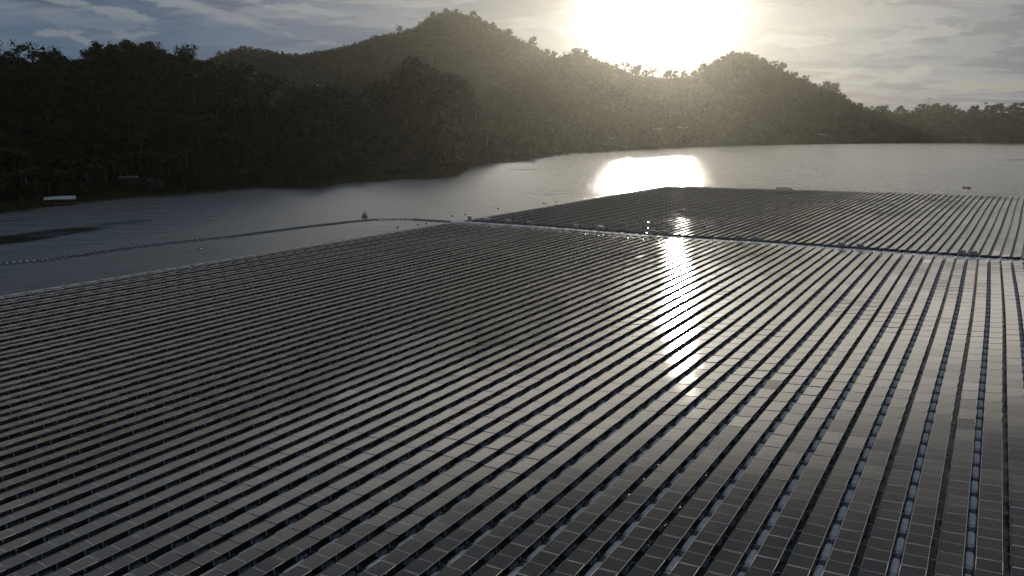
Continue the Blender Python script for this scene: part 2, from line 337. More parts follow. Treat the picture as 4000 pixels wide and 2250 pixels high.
# ------------------------------------------------------------------ hills
SH=8.0
def interp(pts, x):
    xs=[p[0] for p in pts]; ys=[p[1] for p in pts]
    return np.interp(x,xs,ys)
shore_px=[(-900,900),(-400,868),(0,833),(193,800),(483,771),(773,750),(990,731),(1200,736),(1366,713),(1535,700),(1708,694),(1785,684),(1812,668),(1826,650),(1957,630),(2081,620),(2174,603),(2330,595),(2547,584),(2687,575),(2950,567),(3416,560),(4000,556),(4700,553)]
shore_ad=[]
for p in shore_px:
    w=G(*p); shore_ad.append((math.atan2(w[0],w[1]), math.hypot(*w)))
near_sky=[(-900,260),(-500,230),(-200,200),(0,188),(60,190),(110,215),(220,222),(260,250),(330,232),(400,205),(440,178),(520,168),(590,180),(640,205),(700,200),(760,196),(790,228),(840,240),(920,240),(990,255),(1040,275),(1100,290),(1129,312),(1182,350),(1293,352),(1414,352),(1501,314),(1568,258),(1607,241),(1680,256),(1728,268),(1776,288),(1825,318),(1873,410),(1921,483),(1970,548),(2066,585),(2150,600),(2190,612)]
near_ridge=[(-900,330),(0,320),(500,335),(1000,345),(1250,370),(1600,410),(1850,430),(2000,455),(2190,500)]
far_sky=[(500,330),(700,262),(800,232),(850,212),(905,190),(950,178),(1010,186),(1100,201),(1140,210),(1200,208),(1300,186),(1400,160),(1470,134),(1540,124),(1600,112),(1630,96),(1665,66),(1700,52),(1745,40),(1785,40),(1830,54),(1860,56),(1900,78),(1950,106),(1980,121),(2010,138),(2045,155),(2085,172),(2110,188),(2150,212),(2180,222),(2200,218),(2250,206),(2290,204),(2310,226),(2370,243),(2420,265),(2450,278),(2500,292),(2560,296),(2600,297),(2650,296),(2700,292),(2720,282),(2760,258),(2800,230),(2840,214),(2880,204),(2920,204),(2950,216),(3010,240),(3060,265),(3120,294),(3200,325),(3240,338),(3290,356),(3320,386),(3370,412),(3420,440),(3520,500),(3600,540)]
far_ridge=[(500,1100),(900,1100),(1300,1150),(1750,1200),(2200,1180),(2600,1160),(2900,1120),(3200,1060),(3600,1000)]
east_sky=[(3250,470),(3380,436),(3420,428),(3500,432),(3560,430),(3610,412),(3660,414),(3710,416),(3760,428),(3830,430),(3870,422),(3920,416),(3960,424),(4010,408),(4100,420),(4300,400),(4700,390)]
east_ridge=[(3250,960),(3700,980),(4700,980)]

def fbm(x,y,s,seed=0):
    v=0;a=1
    for o in range(4):
        v+=a*mnoise.noise(Vector((x/s+seed*7.3,y/s-seed*3.1,seed))); a*=.5; s*=.5
    return v
class Hill:
    def __init__(s,name,sky_pts,ridge_pts,base,seed,tree,rough):
        s.name=name; s.sky=sky_pts; s.rd=ridge_pts; s.seed=seed; s.tree=tree; s.rough=rough
        s.az=[az_el(p[0],p[1])[0] for p in sky_pts]; s.te=[az_el(p[0],p[1])[1] for p in sky_pts]
        # densify so that straight pieces between points stay straight in the azimuth
        s.raz=[az_el(p[0],300)[0] for p in ridge_pts]; s.rdist=[p[1] for p in ridge_pts]; s.base=base
    def cols(s,a):
        te=np.interp(a,s.az,s.te); d1=np.interp(a,s.raz,s.rdist)
        d0=s.base(a); d1=max(d1,d0+35)
        return d0,d1,max(H+te*d1-s.tree,1.0)
    def h(s,a,r):
        d0,d1,h1=s.cols(a); x,y=math.sin(a)*r,math.cos(a)*r
        if r<=d0: return -2.5*min(1,(d0-r)/6)
        if r<=d1:
            t=(r-d0)/(d1-d0)
            f=.55*t+.45*(t*t*(3-2*t)); 
            f=f**.9
            w=min(1,t*4)*(1-t**3)
            return max(.15+1.0*min(1,(r-d0)/5), h1*f + s.rough*w*fbm(x,y,s.rough*7,s.seed))
        t=(r-d1)/(d1*.2); return h1*max(0,1-t*t*.85)-2*t
    def mesh(s,mats,na,nr):
        a0,a1=s.az[0],s.az[-1]; V=[];F=[]
        for i in range(na+1):
            a=a0+(a1-a0)*i/na; d0,d1,h1=s.cols(a)
            for j in range(nr+1):
                t=j/nr
                r = d0-8+(d1-d0+8)*(t/.75) if t<=.75 else d1+(t-.75)/.25*d1*.2
                V.append((math.sin(a)*r,math.cos(a)*r,s.h(a,r)))
        for i in range(na):
            for j in range(nr):
                b=i*(nr+1)+j; F.append((b,b+1,b+nr+2,b+nr+1))
        me=bpy.data.meshes.new(s.name); me.from_pydata(V,[],F)
        for m in mats: me.materials.append(m)
        me.polygons.foreach_set('use_smooth',[True]*len(F)); me.update()
        o=link(s.name,me); return o
sa=[q[0] for q in shore_ad]; sdst=[q[1] for q in shore_ad]
shore=lambda a: float(np.interp(a,sa,sdst))
near=Hill('near_hill',near_sky,near_ridge,shore,1,6.5,13)
farh=Hill('mountain',far_sky,far_ridge,lambda a: max(shore(a),620) if a<az_el(2180,600)[0] else shore(a),2,4.5,24)
east=Hill('low_hill',east_sky,east_ridge,lambda a: shore(a)-1,3,6,6)
tag(near.mesh([M_ground],190,40),kind='structure',label='dark forested hill on the left bank of the lake')
tag(farh.mesh([M_ground],260,40),kind='structure',label='tall wooded mountain behind the lake under the sun')
tag(east.mesh([M_ground],90,24),kind='structure',label='low wooded hill along the far right shore')

# ground sheet, lake
b=MB(); b.add([(-1100,-350,-3.2),(1100,-350,-3.2),(1100,1500,-3.2),(-1100,1500,-3.2)],[(0,1,2,3)]); tag(b.build('ground',M_ground),kind='structure',label='valley floor under and behind the lake')
b=MB(); b.add([(-1000,-300,0),(1000,-300,0),(1000,900,0),(-1000,900,0)],[(0,1,2,3)]); tag(b.build('lake_water',M_water),kind='structure',label='calm grey lake water reflecting the low sun')
# muddy bank strip along the near left shore
V=[];F=[];k=0
for i in range(121):
    a=sa[0]+(az_el(2060,620)[0]-sa[0])*i/120; r0=shore(a); x=math.sin(a);y=math.cos(a)
    wob=mnoise.noise(Vector((x*40,y*40,2)))
    for dr,z in ((-2.2-1.5*wob,-.25),(0,.30),(3.5+2*wob,1.55),(6.5,2.0)):
        V.append((x*(r0+dr),y*(r0+dr),z))
for i in range(120):
    for j in range(3): q=i*4+j; F.append((q,q+1,q+5,q+4))
me=bpy.data.meshes.new('shore_bank'); me.from_pydata(V,[],F); me.materials.append(M_bank); me.polygons.foreach_set('use_smooth',[True]*len(F))
tag(link('shore_bank',me),kind='structure',label='brown muddy bank at the foot of the left hill')

# ------------------------------------------------------------------ trees
def leafcloud(mb, centres, n, size, rnd, flat=.75, mi=0):
    for (c,r) in centres:
        for _ in range(n):
            v=Vector((rnd.gauss(0,1),rnd.gauss(0,1),rnd.gauss(0,1))).normalized()
            q=Vector(c)+Vector((v.x*r,v.y*r,v.z*r*flat))*rnd.uniform(.62,1.08)
            nrm=(v+Vector((rnd.uniform(-.8,.8),rnd.uniform(-.8,.8),rnd.uniform(-.3,1.0)))).normalized()
            a=nrm.orthogonal().normalized(); a=Matrix.Rotation(rnd.uniform(0,6.28),3,nrm)@a; bb=nrm.cross(a)
            s=size*rnd.uniform(.6,1.3); e=rnd.uniform(.5,.8)
            mb.add([q-a*s, q-bb*s*e, q+a*s*.9+nrm*s*.15, q+bb*s*e],[(0,1,2,3)],mi)
def blob(mb,c,r,rnd,flat=.7,mi=0,n=7,m=4):
    # lumpy low core so that a crown is not see-through in its middle
    vs=[]
    for i in range(m+1):
        ph=PI*i/m
        for k in range(n):
            t=2*PI*k/n; rr=r*rnd.uniform(.75,1.0)
            vs.append((c[0]+math.sin(ph)*math.cos(t)*rr,c[1]+math.sin(ph)*math.sin(t)*rr,c[2]+math.cos(ph)*rr*flat))
    fs=[(i*n+k,i*n+(k+1)%n,(i+1)*n+(k+1)%n,(i+1)*n+k) for i in range(m) for k in range(n)]
    mb.add(vs,fs,mi)
def make_tree(seed, h, w, trunk_frac, nclump, nleaf, leaf, core=.6, sub=True):
    rnd=random.Random(seed); crown=MB(); trunk=MB()
    th=h*trunk_frac
    trunk.tube([(0,0,-1.0),(rnd.uniform(-.15,.15),0,th*.5),(rnd.uniform(-.3,.3),rnd.uniform(-.3,.3),th),(rnd.uniform(-.4,.4),rnd.uniform(-.4,.4),h*.82)],[h*.028,h*.022,h*.016,h*.006],6)
    cs=[]
    for i in range(nclump):
        t=2*PI*i/nclump*1.618*2+rnd.uniform(-.4,.4); rr=w*.5*math.sqrt(rnd.uniform(.05,.62)); hz=th+(h-th)*rnd.uniform(.12,.9)
        k=1-.55*max(0,(hz-th)/(h-th)-.35); c=(math.cos(t)*rr*k,math.sin(t)*rr*k,hz); r=w*rnd.uniform(.17,.28)
        cs.append((c,r))
        if sub: trunk.tube([(0,0,th*rnd.uniform(.55,1)),(c[0]*.55,c[1]*.55,(th+c[2])*.5),c],[h*.011,h*.007,h*.003],4)
    for c,r in cs:
        if core: blob(crown,c,r*core,rnd,n=7 if sub else 5,m=4 if sub else 3)
    leafcloud(crown,cs,nleaf,leaf,rnd)
    return crown,trunk
def make_palm(seed,h,spread=2.6,nf=14):
    rnd=random.Random(seed); crown=MB(); trunk=MB(); lean=rnd.uniform(-.6,.6)
    trunk.tube([(0,0,-1),(lean*.3,0,h*.4),(lean,0,h)],[.22,.16,.12],6)
    for i in range(nf):
        t=2*PI*i/nf+rnd.uniform(-.2,.2); up=rnd.uniform(-.25,.9); d=Vector((math.cos(t),math.sin(t),0)); s=Vector((-d.y,d.x,0))
        prev=None; vs=[];n=6
        for k in range(n+1):
            q=k/n; p=Vector((lean,0,h))+d*spread*q*(1-.15*q)+Vector((0,0,spread*(up*q-(.5+up*.55)*q*q)))
            w=.34*math.sin(PI*min(1,q*.9+.1))+.03
            vs+= [p-s*w-Vector((0,0,w*.5)),p,p+s*w-Vector((0,0,w*.5))]
        fs=[]
        for k in range(n):
            b0=k*3; fs+=[(b0,b0+1,b0+4,b0+3),(b0+1,b0+2,b0+5,b0+4)]
        crown.add(vs,fs)
    return crown,trunk
def make_banana(seed):
    rnd=random.Random(seed); crown=MB(); trunk=MB(); trunk.tube([(0,0,-.4),(0,0,2.2)],[.2,.13],6)
    for i in range(8):
        t=rnd.uniform(0,6.28); up=rnd.uniform(.3,1.6); d=Vector((math.cos(t),math.sin(t),0)); s=Vector((-d.y,d.x,0)); vs=[];n=4; Lf=rnd.uniform(1.8,2.6)
        for k in range(n+1):
            q=k/n; p=Vector((0,0,2.1))+d*Lf*q*.8+Vector((0,0,Lf*(up*q-up*.75*q*q))); w=.42*math.sin(PI*(q*.85+.1))
            vs+=[p-s*w,p+Vector((0,0,-.06)),p+s*w]
        fs=[]
        for k in range(n):
            b0=k*3; fs+=[(b0,b0+1,b0+4,b0+3),(b0+1,b0+2,b0+5,b0+4)]
        crown.add(vs,fs)
    return crown,trunk

BROAD=[make_tree(20+i,[9,8,10.5,7.5,9.5,11][i],[8,9,7.5,7,9.5,8.5][i],[.32,.3,.4,.25,.35,.45][i],[12,13,11,10,14,12][i],34,.46) for i in range(6)]
OPEN=[make_tree(60+i,[12,13,11][i],[10,9,11][i],.5,[11,12,10][i],24,.42,core=.35) for i in range(3)]
FARP=[make_tree(80+i,[8.5,9.5,7.5][i],[8,7,8.5][i],.2,6,12,.9,core=.8,sub=False) for i in range(3)]
PALM=[make_palm(91,11),make_palm(92,9)]
BANANA=[make_banana(97),make_banana(98)]
def proto_mesh(lst,nm,mat_leaf): return [(c.mesh(nm+'_crown',[mat_leaf]),t.mesh(nm+'_trunk',[M_bark],True)) for c,t in lst]
P_BROAD=proto_mesh(BROAD,'broadleaf',M_leaf); P_OPEN=proto_mesh(OPEN,'open_tree',M_leaf); P_PALM=proto_mesh(PALM,'palm',M_palm); P_BAN=proto_mesh(BANANA,'banana',M_palm)
def tree_obj(name, meshes, loc, sc, rz, label, group, cat='tree'):
    e=empty(name,loc,rz,sc); tag(e,label,cat,group)
    link('crown',meshes[0],e); link('trunk',meshes[1],e); return e
def at_az(a,r,hill): return (math.sin(a)*r,math.cos(a)*r,hill.h(a,r))
def TM(x,y,z,s,rz):
    c,q=math.cos(rz)*s,math.sin(rz)*s
    return np.array([[c,-q,0,x],[q,c,0,y],[0,0,s,z],[0,0,0,1]])

inst=[]      # near hill
a0,a1=az_el(-700,500)[0],near.az[-1]
rnd=random.Random(5)
cands=0
cell={}
def spaced(x,y,d):
    k=(int(x//d),int(y//d))
    for i in (-1,0,1):
        for j in (-1,0,1):
            for (p,q) in cell.get((k[0]+i,k[1]+j),()):
                if (p-x)**2+(q-y)**2<d*d: return False
    cell.setdefault(k,[]).append((x,y)); return True
while cands<26000:
    cands+=1
    a=rnd.uniform(a0,a1); d0,d1,h1=near.cols(a); r=math.sqrt(rnd.uniform((d0+1)**2,(d1+26)**2))
    x,y=math.sin(a)*r,math.cos(a)*r
    if not spaced(x,y,4.3): continue
    t=(r-d0)/(d1-d0); s=(rnd.uniform(.45,.85)+(.45*rnd.random() if rnd.random()<.25 else 0))*(1 if (t>.12 or a>az_el(1050,700)[0]) else .7)
    inst.append((x,y,near.h(a,r)-.4,s,rnd.uniform(0,6.28),rnd.randrange(6),math.hypot(x,y),a,t))
inst.sort(key=lambda q:-(q[3]*(11 if q[5]==5 else 9)/q[6])*(1 if proj(q[0],q[1],q[2]+5)[0]>-20 and q[8]<1.0 else 0))
N_IND=190
for q in inst[:N_IND]:
    side_=proj(q[0],q[1],q[2])[0]
    lab=('bushy dark broadleaf tree low on the left hillside near the water' if q[8]<.35 else 'dark broadleaf tree halfway up the left forested hillside' if q[8]<.75 else 'dark broadleaf tree near the crest of the left hill')
    tree_obj('broadleaf_tree',P_BROAD[q[5]],q[:3],q[3],q[4],lab,'broadleaf trees covering the left hill, '+('shore part' if q[8]<.35 else 'middle part' if q[8]<.75 else 'crest part'))
parts=[]
for k in range(6):
    Ms=np.array([TM(*q[:5]) for q in inst[N_IND:] if q[5]==k])
    cv,cf,cm=BROAD[k][0].arr(); parts.append((cv,cf,[k%3%2]*len(cf),Ms))
o=link('forest',merged('forest',parts,[M_leaf,M_leaf2])); tag(o,'dense dark forest covering the near left hill','forest',kind='stuff')
# tall open trees on the crest of the left hill
crest=[(-40,160,'flat-topped dark tree cut by the left edge of the frame',2,1.0),(60,160,'dark round-topped tree on the crest nearest the left edge',0,.9),(118,168,'thin feathery tree standing between two denser crest trees',1,.8),(190,178,'dark wide tree with sky showing through on the left crest',2,.85),
 (345,205,'small flat open tree alone in the dip of the left crest',1,.6),(440,172,'open tree on the left shoulder of the highest crest clump',1,.9),(500,155,'tallest dense dark tree on the left hill crest',0,1.25),(560,165,'tree with gaps in its crown just right of the tallest crest tree',2,.95),(615,165,'thin spiky tree right of the tallest clump on the crest',1,.9),
 (700,175,'leaning open tree left of the broad umbrella shaped tree',1,.9),(740,170,'broad umbrella shaped tree standing alone on the crest',2,1.05)]
for px,py,lab,k,s in crest:
    a,te=az_el(px,py); d0,d1,h1=near.cols(a); z=near.h(a,d1)
    need=H+te*d1-z; hh=[12,13,11][k]
    tree_obj('crest_tree',P_OPEN[k],(math.sin(a)*d1,math.cos(a)*d1,z-.3),max(.5,need/hh),px*.013,lab,'tall trees on the crest of the left hill')
# far mountain + east hill
cell={}; Lf=[[],[],[]]
for hill,a0,a1,n,dm,depth in ((farh,farh.az[0],farh.az[-1],170000,5.3,14),(east,east.az[0],east.az[-1],30000,4.8,16)):
    for _ in range(n):
        a=rnd.uniform(a0,a1); d0,d1,h1=hill.cols(a); r=math.sqrt(rnd.uniform((d0+2)**2,(d1+depth)**2)); x,y=math.sin(a)*r,math.cos(a)*r
        if hill is farh and a<near.az[-1]:
            te_n=np.interp(a,near.az,near.te)
            if (hill.h(a,r)+10-H)/r < te_n-.01: continue
        if not spaced(x,y,dm): continue
        t=(r-d0)/(d1-d0)
        Lf[rnd.randrange(3)].append(TM(x,y,hill.h(a,r)-.5,(rnd.uniform(.42,.76)*(.85 if t>.93 else 1) if hill is farh else rnd.uniform(.55,.85)),rnd.uniform(0,6.28)))
parts=[]
for k in range(3):
    cv,cf,cm=FARP[k][0].arr(); parts.append((cv,cf,[k%2]*len(cf),np.array(Lf[k])))
tag(link('woodland',merged('woodland',parts,[M_leaf,M_leaf2])),'far wood covering the mountain and the far right shore','woodland',kind='stuff')
print('near trees',len(inst),'far',sum(map(len,Lf)))
# trees standing out on the far skyline
sky_trees=[(855,196,'o',1),(1560,98,'o',1),(1592,108,'b',.8),(1640,84,'o',.8),(1690,44,'b',.9),(1742,29,'b',.7),(1782,33,'b',.7),(1846,42,'b',1),(1872,62,'b',.8),(1925,85,'b',.8),(1990,112,'b',.9),(2080,143,'b',1.1),(2140,190,'b',.8),
 (2165,198,'b',.8),(2204,196,'p',1),(2218,198,'p',1),(2246,184,'b',1),(2262,186,'b',.9),(2288,190,'b',.9),(2375,228,'p',1),(2408,246,'b',.8),(2444,240,'o',1),(2470,255,'o',.8),(2488,252,'b',.9),(2522,268,'b',.7),(2552,263,'o',.9),(2578,266,'p',.9),(2608,272,'b',.9),(2634,272,'b',.8),(2672,272,'b',.7),(2684,262,'p',1),(2710,272,'b',.8),
 (2746,246,'b',.8),(2860,198,'b',.5),(2955,210,'b',.6),(2985,222,'b',.6),(3030,236,'b',.7),(3055,244,'b',.7),(3110,278,'b',.7),(3150,292,'b',.7),(3216,312,'p',.9),(3235,318,'b',.9),(3265,324,'b',.9)]
ORD=['first','second','third','fourth','fifth','sixth','seventh','eighth','ninth','tenth','eleventh','twelfth','thirteenth','fourteenth','fifteenth','sixteenth','seventeenth','eighteenth','nineteenth','twentieth']
kn={'o':'open crowned tree','b':'small round tree','p':'palm tree'}
def where(px):
    return ('on the low ridge far left of the peak' if px<1200 else 'on the left slope of the mountain peak' if px<1680 else 'on top of the mountain peak' if px<1880 else 'on the right slope of the peak' if px<2160 else
            'on the small knoll right of the peak' if px<2330 else 'on the saddle below the sun' if px<2740 else 'on the rounded hump right of the sun' if px<3000 else 'on the long right slope of the hump')
cnt={}
for px,py,kd,s in sky_trees:
    a,te=az_el(px,py); d0,d1,h1=farh.cols(a); d=d1+1; z=farh.h(a,d); need=max(5,H+te*d-z)*1.3
    pm,hh=((P_OPEN[int(px)%3],[12,13,11][int(px)%3]) if kd=='o' else (P_BROAD[int(px)%6],[9,8,10.5,7.5,9.5,11][int(px)%6]) if kd=='b' else (P_PALM[0],13.2))
    key=(kd,where(px)); cnt[key]=cnt.get(key,0)+1
    tree_obj('palm_tree' if kd=='p' else 'ridge_tree',pm,(math.sin(a)*d,math.cos(a)*d,z-.3-need*.23),need/hh,px*.37,'%s %s %s'%(ORD[cnt[key]-1],kn[kd],where(px)),'trees standing out on the mountain skyline','palm' if kd=='p' else 'tree')
east_trees=[(3420,412,'b',1),(3455,412,'b',1),(3520,408,'b',1),(3605,400,'b',1.2),(3655,402,'b',1),(3700,404,'b',1.1),(3725,408,'b',.9),(3810,412,'b',.8),(3853,390,'p',1),(3873,404,'b',1),(3900,402,'b',1.1),(3962,402,'b',1.2),(3985,398,'b',1.2)]
for i,(px,py,kd,s) in enumerate(east_trees):
    a,te=az_el(px,py); d0,d1,h1=east.cols(a); z=east.h(a,d1); need=max(6,H+te*d1-z)*1.2; z-=need*.17
    if kd=='p': tree_obj('palm_tree',P_PALM[0],(math.sin(a)*d1,math.cos(a)*d1,z-.3),need/13.2,1,'tall coconut palm rising above the low wood at far right','trees of the far right shore','palm')
    else: tree_obj('shore_tree',P_BROAD[i%6],(math.sin(a)*d1,math.cos(a)*d1,z-.3),need/[9,8,10.5,7.5,9.5,11][i%6],i,'round treetop on the low right skyline, %s from the left'%ORD[i if i<9 else i-1],'trees of the far right shore')
# banana plants on the left bank
for i,(px,py) in enumerate([(640,742),(668,738),(560,745),(505,752),(300,775),(250,780),(420,755),(715,735),(590,738),(352,768),(1385,700),(1410,698),(1440,697),(1480,697),(740,733),(460,760),(340,745),(385,748),(410,742),(480,745),(530,742),(615,735),(200,795),(160,800),(120,810)]):
    w=G(px,py); a=math.atan2(*w); r=shore(a)+rnd.uniform(7,13); p=at_az(a,r,near)
    tree_obj('banana_plant',P_BAN[i%2],p,rnd.uniform(1.4,2.1),i*1.3,'banana plant with long ragged leaves on the left bank' if px<1200 else 'banana plant at the foot of the rocky headland','banana plants on the left bank' if px<1200 else 'banana plants under the headland','plant')

# pale rock faces on the headland
def rock(px,py,wd,ht,lab):
    a,te=az_el(px,py); d0,d1,h1=near.cols(a)
    r=d0+3
    while r<d1 and near.h(a,r)+4 < H+te*r: r+=1
    rr=random.Random(px); mb=MB(); n,m=8,7; vs=[]
    for i in range(m+1):
        for k in range(n):
            t=2*PI*k/n; q=math.sin(PI*(i+.6)/(m+1.2))**.5*rr.uniform(.75,1.2)
            vs.append((math.cos(t)*wd/2*q,math.sin(t)*wd*.4*q,ht*(i/m-.5)))
    fs=[(i*n+k,i*n+(k+1)%n,(i+1)*n+(k+1)%n,(i+1)*n+k) for i in range(m) for k in range(n)]+[tuple(range(n-1,-1,-1)),tuple(range(m*n,m*n+n))]
    mb.add(vs,fs); o=mb.build('rock_face',M_rock); r-=3
    o.location=(math.sin(a)*r,math.cos(a)*r,H+te*r); tag(o,lab,'rock','bare rocks on the headland')
rock(1741,320,2.0,5.5,'upper pale rock face among the trees of the headland')
rock(1728,455,1.8,5.0,'lower pale rock face among the trees of the headland')
rock(1642,357,1.2,1.8,'small pale rock left of the two tall rock faces')

# ------------------------------------------------------------------ the floating array
TILT=R(7.7)
PW,PL=1.175,2.245
M3t=Matrix.Rotation(TILT,3,'Y')       # placed so that the +x edge is the high one
M3t=Matrix.Rotation(-TILT,3,'Y')
ZC=.50                                 # height of the middle of the panel
def tv(x,y,z): return M3t@Vector((x,y,z))+Vector((0,0,ZC))
def mb_glass():
    m=MB(); q=[tv(-PW/2+.018,-PL/2+.018,.006),tv(PW/2-.018,-PL/2+.018,.006),tv(PW/2-.018,PL/2-.018,.006),tv(-PW/2+.018,PL/2-.018,.006)]
    m.add(q,[(0,1,2,3)]); 
    return m
def mb_frame(mi=0):
    m=MB(); t=.034; f=.024
    for sx in (-1,1): m.box(tv(sx*(PW/2-f/2),0,-t/2+.012),(f,PL,t),mi,M3t)
    for sy in (-1,1): m.box(tv(0,sy*(PL/2-f/2),-t/2+.011),(PW-2*f,f,t),mi,M3t)
    q=[tv(-PW/2+.02,-PL/2+.02,-.008),tv(PW/2-.02,-PL/2+.02,-.008),tv(PW/2-.02,PL/2-.02,-.008),tv(-PW/2+.02,PL/2-.02,-.008)]
    m.add(q,[(3,2,1,0)],mi+1 if mi else 1)
    return m
def mb_leg(sx,sy,mi=0):
    m=MB(); x=sx*(PW/2-.05); top=tv(x,sy*.46,-.03); 
    z0=.20
    m.box((top.x,top.y,(top.z+z0)/2),(.035,.06,max(.02,top.z-z0)),mi); m.box((top.x,top.y,z0+.008),(.11,.12,.016),mi)
    return m
def mb_strut(mi=0):
    m=MB()
    # thin tie bar crossing the narrow gap towards the next row
    m.box((PW/2+.10,.62,.21),(.44,.03,.022),mi)
    return m
def mb_pontoon(mi=0):
    m=MB(); m.box((.0,0,.05),(1.22,.66,.28),mi,None,.93,.06)
    m.box((.50,0,.202),(.16,.46,.03),mi,None,.9,.01)
    for sy in (-.2,.2): m.tube([(.52,sy,.18),(.52,sy,.265)],[.06,.05],8,mi)
    for k in (-.22,0,.22): m.box((0,k,.195),(.85,.07,.024),mi,None,.9)
    return m
def mb_walk(mi=0):
    m=MB(); m.box((0,0,.08),(.41,1.42,.28),mi,None,.95,.05)
    for k in range(-3,4): m.box((0,k*.185,.224),(.31,.10,.02),mi,None,.85)
    m.box((0,.78,.10),(.30,.20,.10),mi,None,.9,.02); m.box((0,-.78,.10),(.30,.20,.10),mi,None,.9,.02)
    return m
def mb_link(mi=0):
    m=MB(); m.box((0,0,.05),(.44,.56,.24),mi,None,.9,.08)
    for k in (-.12,.12): m.box((0,k,.205),(.40,.06,.03),mi,None,.8)
    return m

cw_px=[(1745,865),(1790,868),(2088,888),(2282,903),(2515,922),(2771,940),(2999,954),(3278,975),(3402,984),(3536,994),(3946,1021),(4000,1024)]
cw=[G(*p) for p in cw_px]; d_=(cw[-1]-cw[-3]); d_/=np.hypot(*d_)
cw=cw+[cw[-1]+d_*40]
cwa=np.array(cw); cl_=np.concatenate([[0],np.cumsum(np.hypot(*(cwa[1:]-cwa[:-1]).T))])
def C(t): return np.array([np.interp(t,cl_,cwa[:,0]),np.interp(t,cl_,cwa[:,1])])
C0t=float(np.interp(1790,[p[0] for p in cw_px],cl_[:len(cw_px)])); CEt=cl_[len(cw_px)-1]
NP=35; DP=3.114; T46=float(np.interp(3946,[p[0] for p in cw_px],cl_[:len(cw_px)])); C0t=T46+1.73-DP*34.5
apex=G(2620,728); farR=G(4000,770); fdir=(farR-apex)/np.hypot(*(farR-apex))
def dirv(a): return np.array([math.sin(a),math.cos(a)])
def azn(tau,s):    # row azimuth, tau 0 east .. 1 west, s metres from the cross walkway (negative towards the camera)
    if s<=0:
        A_=34.0+4.6*max(tau,0); w_=.75*min(1,(-s)/95.)*min(1,max(0,(.95-tau)/.45)); return R(A_*(1-w_)+35.3*w_) + R(.25)*math.sin(s*.09+tau*9)
    return R(37.0+.7*tau)+R(.3)*math.sin(s*.07+tau*7)
def row_curve(tc, tau, s0, s1, step):
    """stations along a row starting at crossing point tc; list of (pos, azimuth, s)"""
    out=[]; p=C(tc).copy(); sgn=1 if s1>s0 else -1; s=0.0; fine=.575; acc=None
    tgt=s0; st=0.0
    while abs(s)<abs(s1):
        a=azn(tau,s if sgn>0 else -abs(s)-1e-6)
        if abs(s)>=abs(tgt)-1e-6:
            out.append((p.copy(),a,s)); tgt+=sgn*step
        p=p+dirv(a)*fine*sgn; s+=fine*sgn
    return out
panels=[];pont=[];walk=[];links=[]
def pvis(x,y,m=160):
    u,v,zc=proj(x,y,0.3)
    return (y>2) and -m-200<u<4000+m*8 and v<2250+m and v>600
def mtx(x,y,z,az,dt=0,dr=0,dy=0):
    rz=-az
    M=Matrix.Translation((x,y,z))@Matrix.Rotation(rz+dy,4,'Z')@Matrix.Rotation(dt,4,'Y')@Matrix.Rotation(dr,4,'X')
    return M
SP=2.30
for k in range(0,NP+18):
    tc=C0t+DP*(k+.5); tau=1-(k/34.7)
    base=C(tc)
    # length of the far block for this pair: where the row meets the far edge line
    a=azn(max(tau,0),5.0); dv=dirv(a); A=np.array([[dv[0],-fdir[0]],[dv[1],-fdir[1]]]); sol=np.linalg.solve(A,apex-base); Lfar=min(sol[0],135) 
    if k<3: Lfar=min(Lfar,150)
    nf=int(max(0,(Lfar-2.6))/SP)
    for block in (0,1):
        if block==0: st=row_curve(tc,max(tau,-.2),-3.7,-150,SP)
        else: st=row_curve(tc,max(tau,-.2),2.7,2.7+nf*SP,SP)
        for j,(p,a,s) in enumerate(st):
            n=dirv(a+PI/2)                       # to the right of the row
            # spacing grows towards the camera
            for row in (0,1):
                sc=1.0
                gs=1+.05*min(1,max(0,-s/80.)); off=(-.725 if row==0 else .725)*gs - .10
                q=p+n*off+dirv(a)*(.10 if row else 0)
                if not pvis(*q): continue
                wob=mnoise.noise(Vector((q[0]/14,q[1]/14,1.3))); wob2=mnoise.noise(Vector((q[0]/5,q[1]/5,7.7)))
                dt=-R(2.0)*block+R(.8)*wob+R(.7)*wob2+R(rnd.gauss(0,.22)); dr=R(.8)*mnoise.noise(Vector((q[0]/14,q[1]/14,5.3)))+R(.4)*mnoise.noise(Vector((q[0]/4,q[1]/4,9.3)))+R(rnd.gauss(0,.25)); dy=R(rnd.gauss(0,.35))
                if rnd.random()<.002: dr+=R(2.2); dt+=R(.6)
                zz_=.03*mnoise.noise(Vector((q[0]/9,q[1]/9,3)))
                panels.append((q[0],q[1],zz_,a,dt,dr,dy,k*2+row,block,s))
                pont.append((q[0],q[1],zz_,a))
            # the walkway left of row 0 (west side)
            w=p+n*(-1.61*gs)+dirv(a)*SP/2
            if pvis(*w): walk.append((w[0],w[1],.0,a,k,block,s))
            l=p+n*(-1.61*gs)
            if pvis(*l): links.append((l[0],l[1],-.01,a))
# --- the cross walkway: two lines of floats along the crossing curve
tt=C0t-1.5
cross=[]
while tt<C0t+DP*(NP+18):
    p=C(tt); q=C(tt+.2); a=math.atan2(*(q-p)); n=dirv(a+PI/2)
    for o_ in (-.45,.05,.55,1.05):
        w=p+n*(o_+.15)
        if pvis(*w): cross.append((w[0],w[1],.02+.015*rnd.random(),a,k,2,0))
    tt+=1.56
print('panels',len(panels),'walk',len(walk),'cross',len(cross))

